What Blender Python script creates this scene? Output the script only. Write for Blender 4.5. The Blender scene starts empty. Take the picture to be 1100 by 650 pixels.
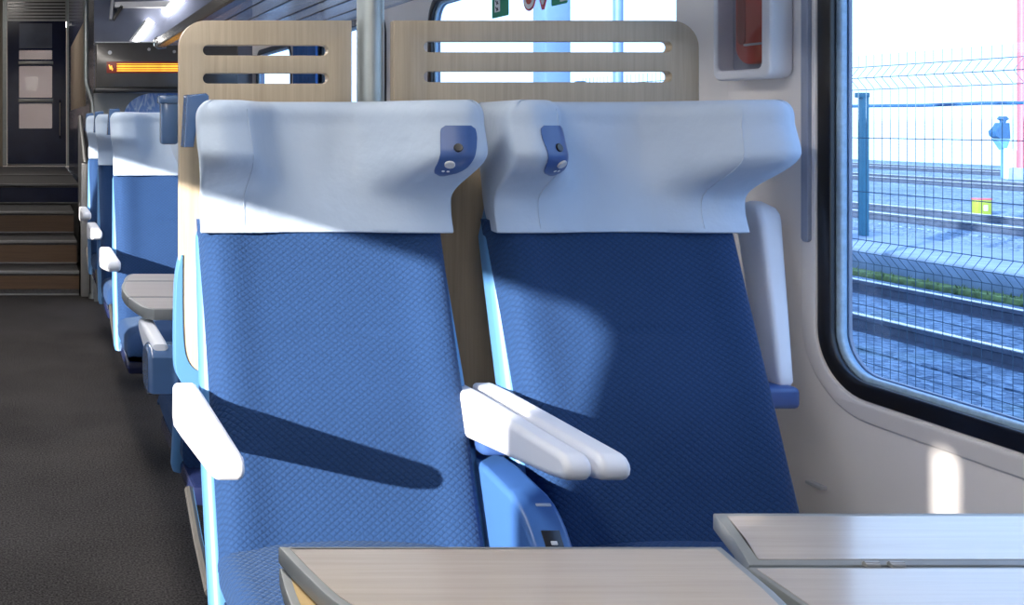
import bpy, bmesh, math, random
from mathutils import Vector, Matrix
from mathutils.bvhtree import BVHTree
random.seed(7)
S = bpy.context.scene
COL = S.collection
PI = math.pi

# ------------------------------------------------------------------ materials
def newmat(name):
    m = bpy.data.materials.new(name); m.use_nodes = True
    nt = m.node_tree; b = nt.nodes['Principled BSDF']
    return m, nt, b

def setp(b, **k):
    for n, v in k.items():
        n = {'base': 'Base Color', 'rough': 'Roughness', 'metal': 'Metallic', 'spec': 'Specular IOR Level',
             'sheen': 'Sheen Weight', 'coat': 'Coat Weight', 'coatr': 'Coat Roughness', 'trans': 'Transmission Weight',
             'ecol': 'Emission Color', 'estr': 'Emission Strength', 'sheenr': 'Sheen Roughness', 'ior': 'IOR'}[n]
        if isinstance(v, tuple) and len(v) == 3: v = (*v, 1)
        b.inputs[n].default_value = v

def plain(name, base, rough=.5, var=.06, nscale=8, bump=0, bscale=60, **k):
    m, nt, b = newmat(name)
    setp(b, rough=rough, **k)
    tc = nt.nodes.new('ShaderNodeTexCoord')
    nz = nt.nodes.new('ShaderNodeTexNoise'); nz.inputs['Scale'].default_value = nscale
    nz.inputs['Detail'].default_value = 4
    nt.links.new(tc.outputs['Object'], nz.inputs['Vector'])
    cr = nt.nodes.new('ShaderNodeValToRGB')
    cr.color_ramp.elements[0].position = .3; cr.color_ramp.elements[1].position = .7
    cr.color_ramp.elements[0].color = (*[c * (1 - var) for c in base], 1)
    cr.color_ramp.elements[1].color = (*[min(1, c * (1 + var)) for c in base], 1)
    nt.links.new(nz.outputs['Fac'], cr.inputs['Fac'])
    nt.links.new(cr.outputs['Color'], b.inputs['Base Color'])
    if bump:
        n2 = nt.nodes.new('ShaderNodeTexNoise'); n2.inputs['Scale'].default_value = bscale
        n2.inputs['Detail'].default_value = 3
        nt.links.new(tc.outputs['Object'], n2.inputs['Vector'])
        bp = nt.nodes.new('ShaderNodeBump'); bp.inputs['Strength'].default_value = bump
        bp.inputs['Distance'].default_value = .01
        nt.links.new(n2.outputs['Fac'], bp.inputs['Height'])
        nt.links.new(bp.outputs['Normal'], b.inputs['Normal'])
    return m

def math_node(nt, op, a=None, b=None, c=None):
    n = nt.nodes.new('ShaderNodeMath'); n.operation = op
    for i, v in enumerate((a, b, c)):
        if v is None: continue
        if isinstance(v, (int, float)): n.inputs[i].default_value = v
        else: nt.links.new(v, n.inputs[i])
    return n.outputs[0]

def fabric_blue(name, base, cell=.0095):
    """woven upholstery with a small lozenge relief"""
    m, nt, b = newmat(name)
    setp(b, rough=.85, sheen=.12, sheenr=.45, spec=.25)
    b.inputs['Sheen Tint'].default_value = (.55, .75, 1, 1)
    tc = nt.nodes.new('ShaderNodeTexCoord')
    sp = nt.nodes.new('ShaderNodeSeparateXYZ'); nt.links.new(tc.outputs['Object'], sp.inputs[0])
    zz = math_node(nt, 'ADD', sp.outputs['Z'], sp.outputs['Y'])
    k = PI / cell
    u = math_node(nt, 'MULTIPLY', math_node(nt, 'ADD', sp.outputs['X'], zz), k * .7)
    v = math_node(nt, 'MULTIPLY', math_node(nt, 'SUBTRACT', sp.outputs['X'], zz), k * .7)
    su = math_node(nt, 'ABSOLUTE', math_node(nt, 'SINE', u)); sv = math_node(nt, 'ABSOLUTE', math_node(nt, 'SINE', v))
    pat = math_node(nt, 'POWER', math_node(nt, 'MULTIPLY', su, sv), .45)
    n1 = nt.nodes.new('ShaderNodeTexNoise'); n1.inputs['Scale'].default_value = 420; n1.inputs['Detail'].default_value = 2
    nt.links.new(tc.outputs['Object'], n1.inputs['Vector'])
    n3 = nt.nodes.new('ShaderNodeTexNoise'); n3.inputs['Scale'].default_value = 7
    nt.links.new(tc.outputs['Object'], n3.inputs['Vector'])
    h = math_node(nt, 'MULTIPLY_ADD', n1.outputs['Fac'], .9, pat)
    bp = nt.nodes.new('ShaderNodeBump'); bp.inputs['Strength'].default_value = .8; bp.inputs['Distance'].default_value = .0013
    nt.links.new(h, bp.inputs['Height']); nt.links.new(bp.outputs['Normal'], b.inputs['Normal'])
    f = math_node(nt, 'ADD', math_node(nt, 'MULTIPLY', pat, .35), math_node(nt, 'MULTIPLY', n1.outputs['Fac'], .65))
    f = math_node(nt, 'ADD', f, math_node(nt, 'MULTIPLY', n3.outputs['Fac'], .15))
    cr = nt.nodes.new('ShaderNodeValToRGB')
    cr.color_ramp.elements[0].position = .25; cr.color_ramp.elements[1].position = .95
    cr.color_ramp.elements[0].color = (*[c * .62 for c in base], 1)
    cr.color_ramp.elements[1].color = (*[c * 1.2 for c in base], 1)
    nt.links.new(f, cr.inputs['Fac']); nt.links.new(cr.outputs['Color'], b.inputs['Base Color'])
    return m

def wood(name, c1, c2, axis='Z', rough=.4, scale=1.0, coat=0.0):
    m, nt, b = newmat(name)
    setp(b, rough=rough, coat=coat, coatr=.12)
    tc = nt.nodes.new('ShaderNodeTexCoord'); mp = nt.nodes.new('ShaderNodeMapping')
    s = [70 * scale] * 3; s['XYZ'.index(axis)] = 2.2 * scale
    mp.inputs['Scale'].default_value = s
    nt.links.new(tc.outputs['Object'], mp.inputs[0])
    n1 = nt.nodes.new('ShaderNodeTexNoise'); n1.inputs['Scale'].default_value = 1.6; n1.inputs['Detail'].default_value = 7
    n1.inputs['Roughness'].default_value = .65; n1.inputs['Distortion'].default_value = .5
    nt.links.new(mp.outputs[0], n1.inputs['Vector'])
    n2 = nt.nodes.new('ShaderNodeTexNoise'); n2.inputs['Scale'].default_value = .25; n2.inputs['Detail'].default_value = 2
    nt.links.new(mp.outputs[0], n2.inputs['Vector'])
    f = math_node(nt, 'ADD', math_node(nt, 'MULTIPLY', n1.outputs['Fac'], .6), math_node(nt, 'MULTIPLY', n2.outputs['Fac'], .4))
    cr = nt.nodes.new('ShaderNodeValToRGB')
    cr.color_ramp.elements[0].position = .36; cr.color_ramp.elements[1].position = .64
    cr.color_ramp.elements[0].color = (*c1, 1); cr.color_ramp.elements[1].color = (*c2, 1)
    nt.links.new(f, cr.inputs['Fac']); nt.links.new(cr.outputs['Color'], b.inputs['Base Color'])
    bp = nt.nodes.new('ShaderNodeBump'); bp.inputs['Strength'].default_value = .15; bp.inputs['Distance'].default_value = .001
    nt.links.new(n1.outputs['Fac'], bp.inputs['Height']); nt.links.new(bp.outputs['Normal'], b.inputs['Normal'])
    return m

def emis(name, col, s):
    m, nt, b = newmat(name); setp(b, base=col, ecol=col, estr=s); return m

M = {}
M['fabric'] = fabric_blue('blue_upholstery', (.0125, .043, .128))
M['cover'] = plain('sky_tinted_headrest_cover', (.45, .53, .64), .62, .03, 5, bump=.25, bscale=26, sheen=.15, spec=.3)  # white cloth, blue skylight tint put into the base colour
M['shell'] = plain('light_blue_plastic', (.080, .215, .43), .42, .04, 6)
M['console'] = plain('mid_blue_plastic', (.05, .135, .36), .28, .04, 6)
M['panelblue'] = plain('dark_blue_switch_plate', (.045, .10, .28), .35, .04, 30)
M['arm'] = plain('white_armrest_plastic', (.76, .77, .82), .42, .03, 9)
M['wood'] = wood('beige_wood_laminate', (.40, .315, .215), (.52, .425, .305), 'Z', .42)
M['brownwood'] = wood('brown_wood_laminate', (.09, .05, .028), (.15, .085, .045), 'X', .5)
M['table'] = wood('table_laminate', (.40, .335, .275), (.50, .43, .36), 'X', .34, coat=1.0)
M['greytable'] = wood('grey_table_laminate', (.34, .30, .28), (.42, .38, .35), 'X', .4)
M['rim'] = plain('grey_table_edging', (.21, .22, .22), .4, .05, 20)
M['warm_laminate'] = wood('warm_shaded_laminate', (.50, .34, .15), (.60, .43, .21), 'Y', .45)  # same table wood, warm shade and bounce tint put into the colour
M['wall'] = plain('cream_wall_panel', (.84, .79, .76), .33, .02, 3, coat=.2, coatr=.2)
M['groove'] = plain('grey_blue_channel', (.30, .33, .42), .4, .04, 8)
M['blackframe'] = plain('black_window_rubber', (.010, .010, .014), .28, .1, 12)
M['reveal'] = plain('pale_blue_window_spacer', (.36, .52, .68), .3, .12, 90)
M['steel'] = plain('brushed_steel', (.42, .45, .44), .45, .06, 30, metal=.75)
M['alu'] = plain('dull_aluminium', (.42, .41, .40), .4, .08, 20, metal=.5)
M['darkgloss'] = plain('dark_glossy_metal', (.09, .085, .08), .16, .1, 12, metal=.35)
M['black'] = plain('black_plastic', (.015, .015, .018), .3, .1, 20)
M['chrome'] = plain('chrome', (.8, .8, .82), .12, .02, 20, metal=1)
M['greyplastic'] = plain('pale_grey_plastic', (.55, .56, .58), .4, .04, 12)
M['red'] = plain('red_plastic', (.50, .045, .02), .3, .08, 14)
M['darkred'] = plain('dark_red_plastic', (.26, .03, .018), .35, .08, 14)
M['grip'] = plain('grey_blue_handle', (.065, .13, .27), .22, .05, 14, coat=.4)
M['navy'] = plain('navy_gloss_panel', (.012, .018, .06), .2, .15, 6)
M['tan'] = plain('tan_panel', (.36, .29, .22), .45, .06, 5)
M['slate'] = plain('slate_gloss_panel', (.16, .18, .25), .22, .2, 3.5)
M['rack'] = plain('smoky_rack_panel', (.30, .34, .42), .18, .12, 5)
M['ceiling'] = plain('ceiling_panel', (.62, .62, .64), .4, .03, 3)
M['stepgrey'] = plain('grey_step_covering', (.075, .072, .072), .7, .2, 60)
M['nosing'] = plain('pale_step_nosing', (.24, .235, .23), .5, .06, 30, metal=.2)
M['curtain'] = plain('blue_curtain_cloth', (.05, .13, .33), .9, .1, 10)
M['wire'] = plain('dark_teal_wire', (.03, .075, .12), .5, .05, 10)
M['post'] = plain('teal_post_paint', (.05, .20, .28), .5, .08, 10)
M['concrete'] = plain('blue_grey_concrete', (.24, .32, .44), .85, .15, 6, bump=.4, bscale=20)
M['railsteel'] = plain('worn_rail_steel', (.10, .12, .17), .4, .2, 12, metal=.4)
M['railtop'] = plain('polished_rail_head', (.75, .78, .8), .2, .05, 12, metal=.6)
M['weeds'] = plain('yellow_green_weeds', (.17, .23, .07), .9, .5, 14, bump=1, bscale=40)
M['yellow'] = plain('yellow_paint', (.27, .33, .03), .5, .06, 14)
M['redpaint'] = plain('pale_red_paint', (.60, .12, .14), .5, .06, 14)
M['whitepaint'] = plain('white_paint', (.8, .8, .8), .5, .03, 14)
M['sigblue'] = plain('blue_signal_paint', (.03, .10, .22), .5, .08, 14)
M['siglight'] = plain('light_blue_signal_paint', (.12, .30, .58), .5, .08, 14)
M['mast'] = plain('haze_blue_mast', (.12, .20, .38), .5, .1, 6)  # blue of the outdoor haze painted into the mast colour
M['green'] = plain('green_sticker', (.02, .28, .15), .5, .04, 30)
M['lamp'] = emis('white_glow', (1, .96, .91), 18)
M['led'] = None

# carpet
m, nt, b = newmat('dark_speckled_carpet'); setp(b, rough=.95, spec=.1)
tc = nt.nodes.new('ShaderNodeTexCoord')
n1 = nt.nodes.new('ShaderNodeTexNoise'); n1.inputs['Scale'].default_value = 170; n1.inputs['Detail'].default_value = 4
nt.links.new(tc.outputs['Object'], n1.inputs['Vector'])
n2 = nt.nodes.new('ShaderNodeTexNoise'); n2.inputs['Scale'].default_value = 2.2; n2.inputs['Detail'].default_value = 3
nt.links.new(tc.outputs['Object'], n2.inputs['Vector'])
f = math_node(nt, 'MULTIPLY_ADD', n2.outputs['Fac'], .22, math_node(nt, 'MULTIPLY', n1.outputs['Fac'], .8))
cr = nt.nodes.new('ShaderNodeValToRGB')
e = cr.color_ramp.elements; e[0].position = .36; e[0].color = (.018, .016, .015, 1); e[1].position = .72; e[1].color = (.12, .11, .105, 1)
nt.links.new(f, cr.inputs['Fac']); nt.links.new(cr.outputs['Color'], b.inputs['Base Color'])
bp = nt.nodes.new('ShaderNodeBump'); bp.inputs['Strength'].default_value = .8; bp.inputs['Distance'].default_value = .004
nt.links.new(n1.outputs['Fac'], bp.inputs['Height']); nt.links.new(bp.outputs['Normal'], b.inputs['Normal'])
M['carpet'] = m

# ballast, blue of skylit shade mixed into the stone colours
m, nt, b = newmat('sky_blued_ballast'); setp(b, rough=.9)
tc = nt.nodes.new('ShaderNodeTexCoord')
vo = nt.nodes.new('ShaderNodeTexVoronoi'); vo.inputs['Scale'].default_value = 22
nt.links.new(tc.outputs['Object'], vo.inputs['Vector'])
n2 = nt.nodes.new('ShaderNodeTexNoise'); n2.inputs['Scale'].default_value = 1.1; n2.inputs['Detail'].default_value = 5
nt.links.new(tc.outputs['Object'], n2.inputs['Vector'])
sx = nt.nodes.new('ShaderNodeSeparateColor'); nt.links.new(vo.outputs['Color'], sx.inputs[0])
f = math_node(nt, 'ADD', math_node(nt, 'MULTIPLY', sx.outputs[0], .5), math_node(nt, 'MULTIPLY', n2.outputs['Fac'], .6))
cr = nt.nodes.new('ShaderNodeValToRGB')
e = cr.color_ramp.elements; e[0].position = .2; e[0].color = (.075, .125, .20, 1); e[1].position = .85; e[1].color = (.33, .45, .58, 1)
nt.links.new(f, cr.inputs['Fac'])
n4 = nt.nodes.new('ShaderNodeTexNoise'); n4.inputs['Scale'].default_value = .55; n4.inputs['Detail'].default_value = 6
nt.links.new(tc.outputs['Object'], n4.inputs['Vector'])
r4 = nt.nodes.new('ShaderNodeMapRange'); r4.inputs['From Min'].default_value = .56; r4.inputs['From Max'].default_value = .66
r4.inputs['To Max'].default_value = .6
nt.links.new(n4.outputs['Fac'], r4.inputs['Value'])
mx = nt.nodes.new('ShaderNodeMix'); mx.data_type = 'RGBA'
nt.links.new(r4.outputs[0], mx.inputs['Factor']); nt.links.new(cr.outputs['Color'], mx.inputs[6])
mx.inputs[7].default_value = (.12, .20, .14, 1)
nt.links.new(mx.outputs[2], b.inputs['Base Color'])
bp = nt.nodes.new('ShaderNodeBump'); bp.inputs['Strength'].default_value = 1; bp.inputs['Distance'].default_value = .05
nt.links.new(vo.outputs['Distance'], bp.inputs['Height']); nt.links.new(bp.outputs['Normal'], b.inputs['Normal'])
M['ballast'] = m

# glass
def glass(name, tint, refl=.05):
    m = bpy.data.materials.new(name); m.use_nodes = True
    nt = m.node_tree; nt.nodes.clear()
    out = nt.nodes.new('ShaderNodeOutputMaterial'); mix = nt.nodes.new('ShaderNodeMixShader')
    t = nt.nodes.new('ShaderNodeBsdfTransparent'); t.inputs[0].default_value = (*tint, 1)
    g = nt.nodes.new('ShaderNodeBsdfGlossy'); g.inputs['Roughness'].default_value = .02
    mix.inputs[0].default_value = refl
    nt.links.new(t.outputs[0], mix.inputs[1]); nt.links.new(g.outputs[0], mix.inputs[2]); nt.links.new(mix.outputs[0], out.inputs[0])
    return m
M['glass'] = glass('window_glass', (.80, .90, 1), .04)
M['darkglass'] = glass('door_glass', (.72, .72, .76), .008)
def translucent_panel(name, col, mixf):
    m, nt, b = newmat(name); setp(b, base=col, rough=.22)
    out = nt.nodes['Material Output']; t = nt.nodes.new('ShaderNodeBsdfTransparent'); t.inputs[0].default_value = (.85, .92, 1, 1)
    mix = nt.nodes.new('ShaderNodeMixShader'); mix.inputs[0].default_value = mixf
    nt.links.new(b.outputs[0], mix.inputs[1]); nt.links.new(t.outputs[0], mix.inputs[2]); nt.links.new(mix.outputs[0], out.inputs[0])
    return m
M['rack'] = translucent_panel('smoky_glass_rack', (.60, .66, .78), .55)
M['cover_glass'] = glass('clear_cover', (.93, .93, .95), .08)

# LED strip: rows of dots in amber
m, nt, b = newmat('amber_led_rows'); setp(b, base=(.03, .012, .0), rough=.3)
tc = nt.nodes.new('ShaderNodeTexCoord'); sp = nt.nodes.new('ShaderNodeSeparateXYZ'); nt.links.new(tc.outputs['Object'], sp.inputs[0])
rows = math_node(nt, 'GREATER_THAN', math_node(nt, 'SINE', math_node(nt, 'MULTIPLY', sp.outputs['Z'], 2 * PI / .0155)), -.5)
n5 = nt.nodes.new('ShaderNodeTexNoise'); n5.noise_dimensions = '1D'; n5.inputs['Scale'].default_value = 9
nt.links.new(sp.outputs['X'], n5.inputs['W'])
st = math_node(nt, 'MULTIPLY', rows, math_node(nt, 'MULTIPLY_ADD', n5.outputs['Fac'], 1.2, .5))
b.inputs['Emission Color'].default_value = (1, .46, .04, 1)
nt.links.new(math_node(nt, 'MULTIPLY', st, 2.0), b.inputs['Emission Strength'])
M['led'] = m

# blue patterned partition (pale squiggles), base lifted to imitate light from behind
m, nt, b = newmat('blue_partition_with_pale_marks'); setp(b, rough=.3)
tc = nt.nodes.new('ShaderNodeTexCoord'); mp = nt.nodes.new('ShaderNodeMapping'); mp.inputs['Scale'].default_value = (14, 14, 5)
nt.links.new(tc.outputs['Object'], mp.inputs[0])
n6 = nt.nodes.new('ShaderNodeTexNoise'); n6.inputs['Scale'].default_value = 1.5; n6.inputs['Detail'].default_value = 3; n6.inputs['Distortion'].default_value = 1.5
nt.links.new(mp.outputs[0], n6.inputs['Vector'])
cr = nt.nodes.new('ShaderNodeValToRGB'); e = cr.color_ramp.elements
e[0].position = .50; e[0].color = (.24, .40, .78, 1); e[1].position = .66; e[1].color = (.75, .85, 1, 1)
nt.links.new(n6.outputs['Fac'], cr.inputs['Fac']); nt.links.new(cr.outputs['Color'], b.inputs['Base Color'])
M['partition'] = m

# ------------------------------------------------------------------ mesh helpers
def smooth(me, angle=40):
    me.polygons.foreach_set('use_smooth', [True] * len(me.polygons))
    try: me.set_sharp_from_angle(angle=math.radians(angle))
    except Exception: pass

def obj(name, bm, mat, parent=None, sm=True, angle=40, wn=True):
    bmesh.ops.recalc_face_normals(bm, faces=bm.faces[:])
    me = bpy.data.meshes.new(name); bm.to_mesh(me); bm.free()
    if sm: smooth(me, angle)
    me.materials.append(M[mat] if isinstance(mat, str) else mat)
    o = bpy.data.objects.new(name, me); COL.objects.link(o)
    if parent: o.parent = parent
    if sm and wn and angle < 55 and any(len(p.vertices) > 4 for p in me.polygons):
        w = o.modifiers.new('weighted', 'WEIGHTED_NORMAL'); w.weight = 100; w.keep_sharp = True
    return o

def tag(o, label=None, cat=None, group=None, kind=None):
    if label: o['label'] = label
    if cat: o['category'] = cat
    if group: o['group'] = group
    if kind: o['kind'] = kind
    return o

def thing(name, label, cat, loc=(0, 0, 0), rz=0, group=None):
    o = bpy.data.objects.new(name, None); COL.objects.link(o); o.empty_display_size = .1
    o.location = loc; o.rotation_euler = (0, 0, rz)
    return tag(o, label, cat, group)

def struct(name, bm, mat, **k):
    o = obj(name, bm, mat, **k); o['kind'] = 'structure'; return o

def box(bm, x0, x1, y0, y1, z0, z1, bev=0, seg=2):
    g = bmesh.ops.create_cube(bm, size=1)
    for v in g['verts']:
        v.co = Vector(((x0 + x1) / 2 + v.co.x * (x1 - x0), (y0 + y1) / 2 + v.co.y * (y1 - y0), (z0 + z1) / 2 + v.co.z * (z1 - z0)))
    if bev:
        es = list({e for v in g['verts'] for e in v.link_edges})
        bmesh.ops.bevel(bm, geom=es, offset=bev, segments=seg, affect='EDGES', profile=.5)
    return bm

def bx(*a, **k): return box(bmesh.new(), *a, **k)

def prism(bm, pts, axis, a, b, bev=0, seg=2):
    """pts: outline in the two other axes; extruded along axis from a to b"""
    def P(u, v, w):
        return {'x': (w, u, v), 'y': (u, w, v), 'z': (u, v, w)}[axis]
    va = [bm.verts.new(P(u, v, a)) for u, v in pts]; vb = [bm.verts.new(P(u, v, b)) for u, v in pts]
    n = len(pts)
    fa = bm.faces.new(va); fb = bm.faces.new(vb[::-1])
    for i in range(n): bm.faces.new((va[i], vb[i], vb[(i + 1) % n], va[(i + 1) % n]))
    bmesh.ops.recalc_face_normals(bm, faces=bm.faces[:])
    if bev:
        es = list(set(fa.edges) | set(fb.edges))
        bmesh.ops.bevel(bm, geom=es, offset=bev, segments=seg, affect='EDGES', profile=.5, clamp_overlap=True)
    return bm

def tube(bm, pts, r, seg=12, cap=True):
    pts = [Vector(p) for p in pts]; rings = []
    up = Vector((0, 0, 1))
    t0 = (pts[1] - pts[0]).normalized()
    if abs(t0.dot(up)) > .95: up = Vector((1, 0, 0))
    side = t0.cross(up).normalized()
    for i, p in enumerate(pts):
        if i == 0: t = pts[1] - pts[0]
        elif i == len(pts) - 1: t = pts[-1] - pts[-2]
        else: t = (pts[i + 1] - pts[i]).normalized() + (pts[i] - pts[i - 1]).normalized()
        t.normalize()
        side = (side - t * side.dot(t)).normalized(); w = t.cross(side)
        rr = r[i] if isinstance(r, (list, tuple)) else r
        rings.append([bm.verts.new(p + side * rr * math.cos(2 * PI * k / seg) + w * rr * math.sin(2 * PI * k / seg)) for k in range(seg)])
    for a, b in zip(rings, rings[1:]):
        for k in range(seg): bm.faces.new((a[k], a[(k + 1) % seg], b[(k + 1) % seg], b[k]))
    if cap: bm.faces.new(rings[0][::-1]); bm.faces.new(rings[-1])
    return bm

def loft(rings, cap=True):
    bm = bmesh.new(); R = [[bm.verts.new(p) for p in ring] for ring in rings]; n = len(R[0])
    for a, b in zip(R, R[1:]):
        for k in range(n): bm.faces.new((a[k], a[(k + 1) % n], b[(k + 1) % n], b[k]))
    if cap:
        bm.faces.new(R[0][::-1]); bm.faces.new(R[-1])
    return bm

def rrect(a0, a1, b0, b1, r, n=8):
    """rounded rectangle; r one radius or four (corners a0b0, a1b0, a1b1, a0b1)"""
    if not isinstance(r, (list, tuple)): r = [r] * 4
    pts = []
    for (cx, cy, sx, sy, rr, s) in ((a0, b0, 1, 1, r[0], PI), (a1, b0, -1, 1, r[1], 1.5 * PI), (a1, b1, -1, -1, r[2], 0), (a0, b1, 1, -1, r[3], .5 * PI)):
        if rr < 1e-5: pts.append((cx, cy)); continue
        for k in range(n + 1):
            a = s + k / n * PI / 2
            pts.append((cx + sx * rr + rr * math.cos(a), cy + sy * rr + rr * math.sin(a)))
    return pts

def plate_mesh(loops, thick, bev=0.0):
    """flat plate (local XY, thickness along Z, centred) with holes"""
    cu = bpy.data.curves.new('tmp', 'CURVE'); cu.dimensions = '2D'; cu.fill_mode = 'BOTH'
    cu.extrude = max(1e-5, thick / 2 - bev); cu.bevel_depth = bev; cu.bevel_resolution = 2; cu.offset = -bev
    for lp in loops:
        s = cu.splines.new('POLY'); s.points.add(len(lp) - 1)
        for p, (u, v) in zip(s.points, lp): p.co = (u, v, 0, 1)
        s.use_cyclic_u = True
    o = bpy.data.objects.new('tmp', cu); COL.objects.link(o)
    me = bpy.data.meshes.new_from_object(o.evaluated_get(bpy.context.evaluated_depsgraph_get()))
    bpy.data.objects.remove(o); bpy.data.curves.remove(cu)
    return me

AX = {'x': Matrix(((0, 0, 1), (1, 0, 0), (0, 1, 0))),      # local x->Y, y->Z, z->X
      'y': Matrix(((1, 0, 0), (0, 0, 1), (0, 1, 0))),      # local x->X, y->Z, z->Y
      'z': Matrix.Identity(3)}
def plate(name, loops, axis, w0, w1, mat, parent=None, bev=0.0, angle=30):
    me = plate_mesh(loops, abs(w1 - w0), bev)
    mt = AX[axis].to_4x4()
    me.transform(mt)
    d = Vector((0, 0, 0)); d['xyz'.index(axis)] = (w0 + w1) / 2
    me.transform(Matrix.Translation(d))
    bm = bmesh.new(); bm.from_mesh(me); bpy.data.meshes.remove(me)
    bmesh.ops.remove_doubles(bm, verts=bm.verts[:], dist=1e-6)
    return obj(name, bm, mat, parent, angle=angle)

def catmull(pts, n, closed=False):
    P = [Vector(p) for p in pts]; out = []; m = len(P)
    rng = m if closed else m - 1
    for i in range(rng):
        if closed: a, b, c, d = P[(i - 1) % m], P[i], P[(i + 1) % m], P[(i + 2) % m]
        else: a, b, c, d = P[max(i - 1, 0)], P[i], P[i + 1], P[min(i + 2, m - 1)]
        for k in range(n):
            t = k / n
            out.append(.5 * ((2 * b) + (c - a) * t + (2 * a - 5 * b + 4 * c - d) * t * t + (3 * b - a - 3 * c + d) * t ** 3))
    if not closed: out.append(P[-1])
    return out

def interp(tab, x):
    if x <= tab[0][0]: return tab[0][1]
    for (a, va), (b, vb) in zip(tab, tab[1:]):
        if x <= b:
            t = (x - a) / (b - a); t = t * t * (3 - 2 * t); return va + (vb - va) * t
    return tab[-1][1]

# ------------------------------------------------------------------ seats
LEAN = .357
def fy(z): return LEAN * (z - .973)

def offset_in(loop, d, st=1):
    n = len(loop); out = []
    for i in range(n):
        t = (loop[(i + st) % n] - loop[(i - st) % n]); t.normalize()
        nrm = Vector((-t.y, t.x))          # loop runs counter-clockwise: inward is left
        out.append(loop[i] + nrm * d)
    return out

def sstep(a, b, x):
    t = max(0, min(1, (x - a) / (b - a))); return t * t * (3 - 2 * t)
def head_loop(z, pr=1.0, pl=1.0):
    f = fy(min(z, 1.165)) - .007
    w = .2275 + .019 * sstep(1.03, 1.13, z); p = .014 + .168 * (.25 * sstep(.99, 1.10, z) + .75 * sstep(1.025, 1.118, z)); q = .004 + .020 * sstep(1.02, 1.12, z); rear = f + .082
    def side(s, p):
        w_ = w; k = 1
        return [(s * (w_ - .205 * k), f), (s * (w_ - .165 * k), f - .10 * p), (s * (w_ - .130 * k), f - .46 * p), (s * (w_ - .098 * k), f - .82 * p),
                (s * (w_ - .068 * k), f - .94 * p), (s * (w_ - .038), f - 1.0 * p), (s * (w_ - .013), f - .96 * p), (s * w_, f - .86 * p), (s * (w_ - q * .5), f - .42 * p),
                (s * (w_ - q), f + .01), (s * (w_ - q - .014), rear - .014), (s * (w_ - q - .034), rear)]
    right = side(1, p * pr); left = side(-1, p * pl)
    ctl = [(0, f)] + right + [(.08, rear), (-.08, rear)] + left[::-1]
    return [Vector((q.x, q.y)) for q in catmull([Vector((a, b, 0)) for a, b in ctl], 6, True)]

def head_bm():
    rings = []
    z0, z1, r = .966, 1.205, .030
    rings.append([(q.x * .995, q.y + .002, z0) for q in head_loop(z0 + .003)])
    rings.append([(q.x, q.y, z0 + .002) for q in head_loop(z0 + .003)])
    n = 26
    for k in range(n + 1):
        z = z0 + .008 + (z1 - r - z0 - .008) * k / n
        rings.append([(q.x, q.y, z) for q in head_loop(z)])
    for k in range(1, 7):
        a = k / 6 * PI / 2
        z = z1 - r + r * math.sin(a)
        rings.append([(q.x, q.y, z) for q in offset_in(head_loop(z), r * .8 * (1 - math.cos(a)), 7)])
    return loft(rings)

def back_bm(hw=.224):
    rings = []; n = 60; Z0, Z1 = .42, .985
    for j in range(n + 1):
        z = Z0 + (Z1 - Z0) * j / n
        f = fy(z); loop = []
        e = min(1, (z - Z0) / .03); e = math.sqrt(max(0, 1 - (1 - e) ** 2))
        d = .05 * (.4 + .6 * e)
        lum = .012 * math.exp(-((z - .66) / .10) ** 2)      # lumbar swell
        m = 40
        for k in range(m + 1):
            x = -hw + 2 * hw * k / m; u = abs(x) / hw
            edge = (1 - (1 - min(1, (1 - u) / .11)) ** 2.4) if u > .89 else 1
            bolster = .010 * math.exp(-((u - .80) / .16) ** 2)
            cre = .0045 * math.exp(-((z - .797) / .006) ** 2) * (1 / (1 + math.exp((abs(x) - .075) / .012)))
            y = f - (lum * (1 - u * u) + bolster) * edge + cre + (1 - edge) * d * .75
            loop.append((x, y, z))
        loop += [(hw, f + .052, z), (-hw, f + .052, z)]
        rings.append(loop)
    return loft(rings)

def shell_bm():
    rings = []
    for z, w in ((.345, .234), (.36, .238), (.56, .238), (.70, .234), (.95, .226), (1.05, .19), (1.13, .18), (1.15, .175)):
        f = fy(z); 
        y0, y1 = f + .030, f + .084
        rings.append([(u, v, z) for u, v in rrect(-w, w, y0, y1, .018, 5)])
    return loft(rings)

def side_profile_arm():
    # (y, z) outline of an armrest, rear to rounded front
    top = [(-.035, .700), (-.10, .703), (-.41, .704)]
    front = []
    for k in range(7):
        a = PI / 2 - k / 6 * PI * .95
        front.append((-.437 - .024 * math.cos(a) if False else -.430 - .022 * math.cos(a), .685 + .019 * math.sin(a)))
    bot = [(-.40, .660), (-.12, .628), (-.05, .622), (-.03, .640)]
    return top + front + bot

def arm_bm(x0, x1):
    return prism(bmesh.new(), side_profile_arm(), 'x', x0, x1, bev=.011, seg=4)

def cushion_bm(hw=.223):
    rings = []
    n = 24
    # along y from front to rear; loop in x,z
    for j in range(n + 1):
        t = j / n; y = -.545 + .47 * t
        top = .467 - .010 * (t) + (-.045 * (1 - min(1, t / .16)) ** 2)
        bot = .375 + .018 * (1 - min(1, t / .3)) ** 2
        lp = []
        for u, v in rrect(-hw, hw, bot, top, [min(.03, (top - bot) * .45)] * 2 + [.030] * 2, 6): lp.append((u, v))
        k0 = 2 * 7 + 6; a_, b__ = lp[k0], lp[k0 + 1]          # subdivide the flat top between the two upper corners
        mid = [(a_[0] + (b__[0] - a_[0]) * q / 12, a_[1]) for q in range(1, 12)]
        lp = lp[:k0 + 1] + mid + lp[k0 + 1:]
        rings.append([(u, y, v + (.017 * (1 - (u / hw) ** 2) if v > top - .031 else 0)) for u, v in lp])
    return loft(rings)

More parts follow.
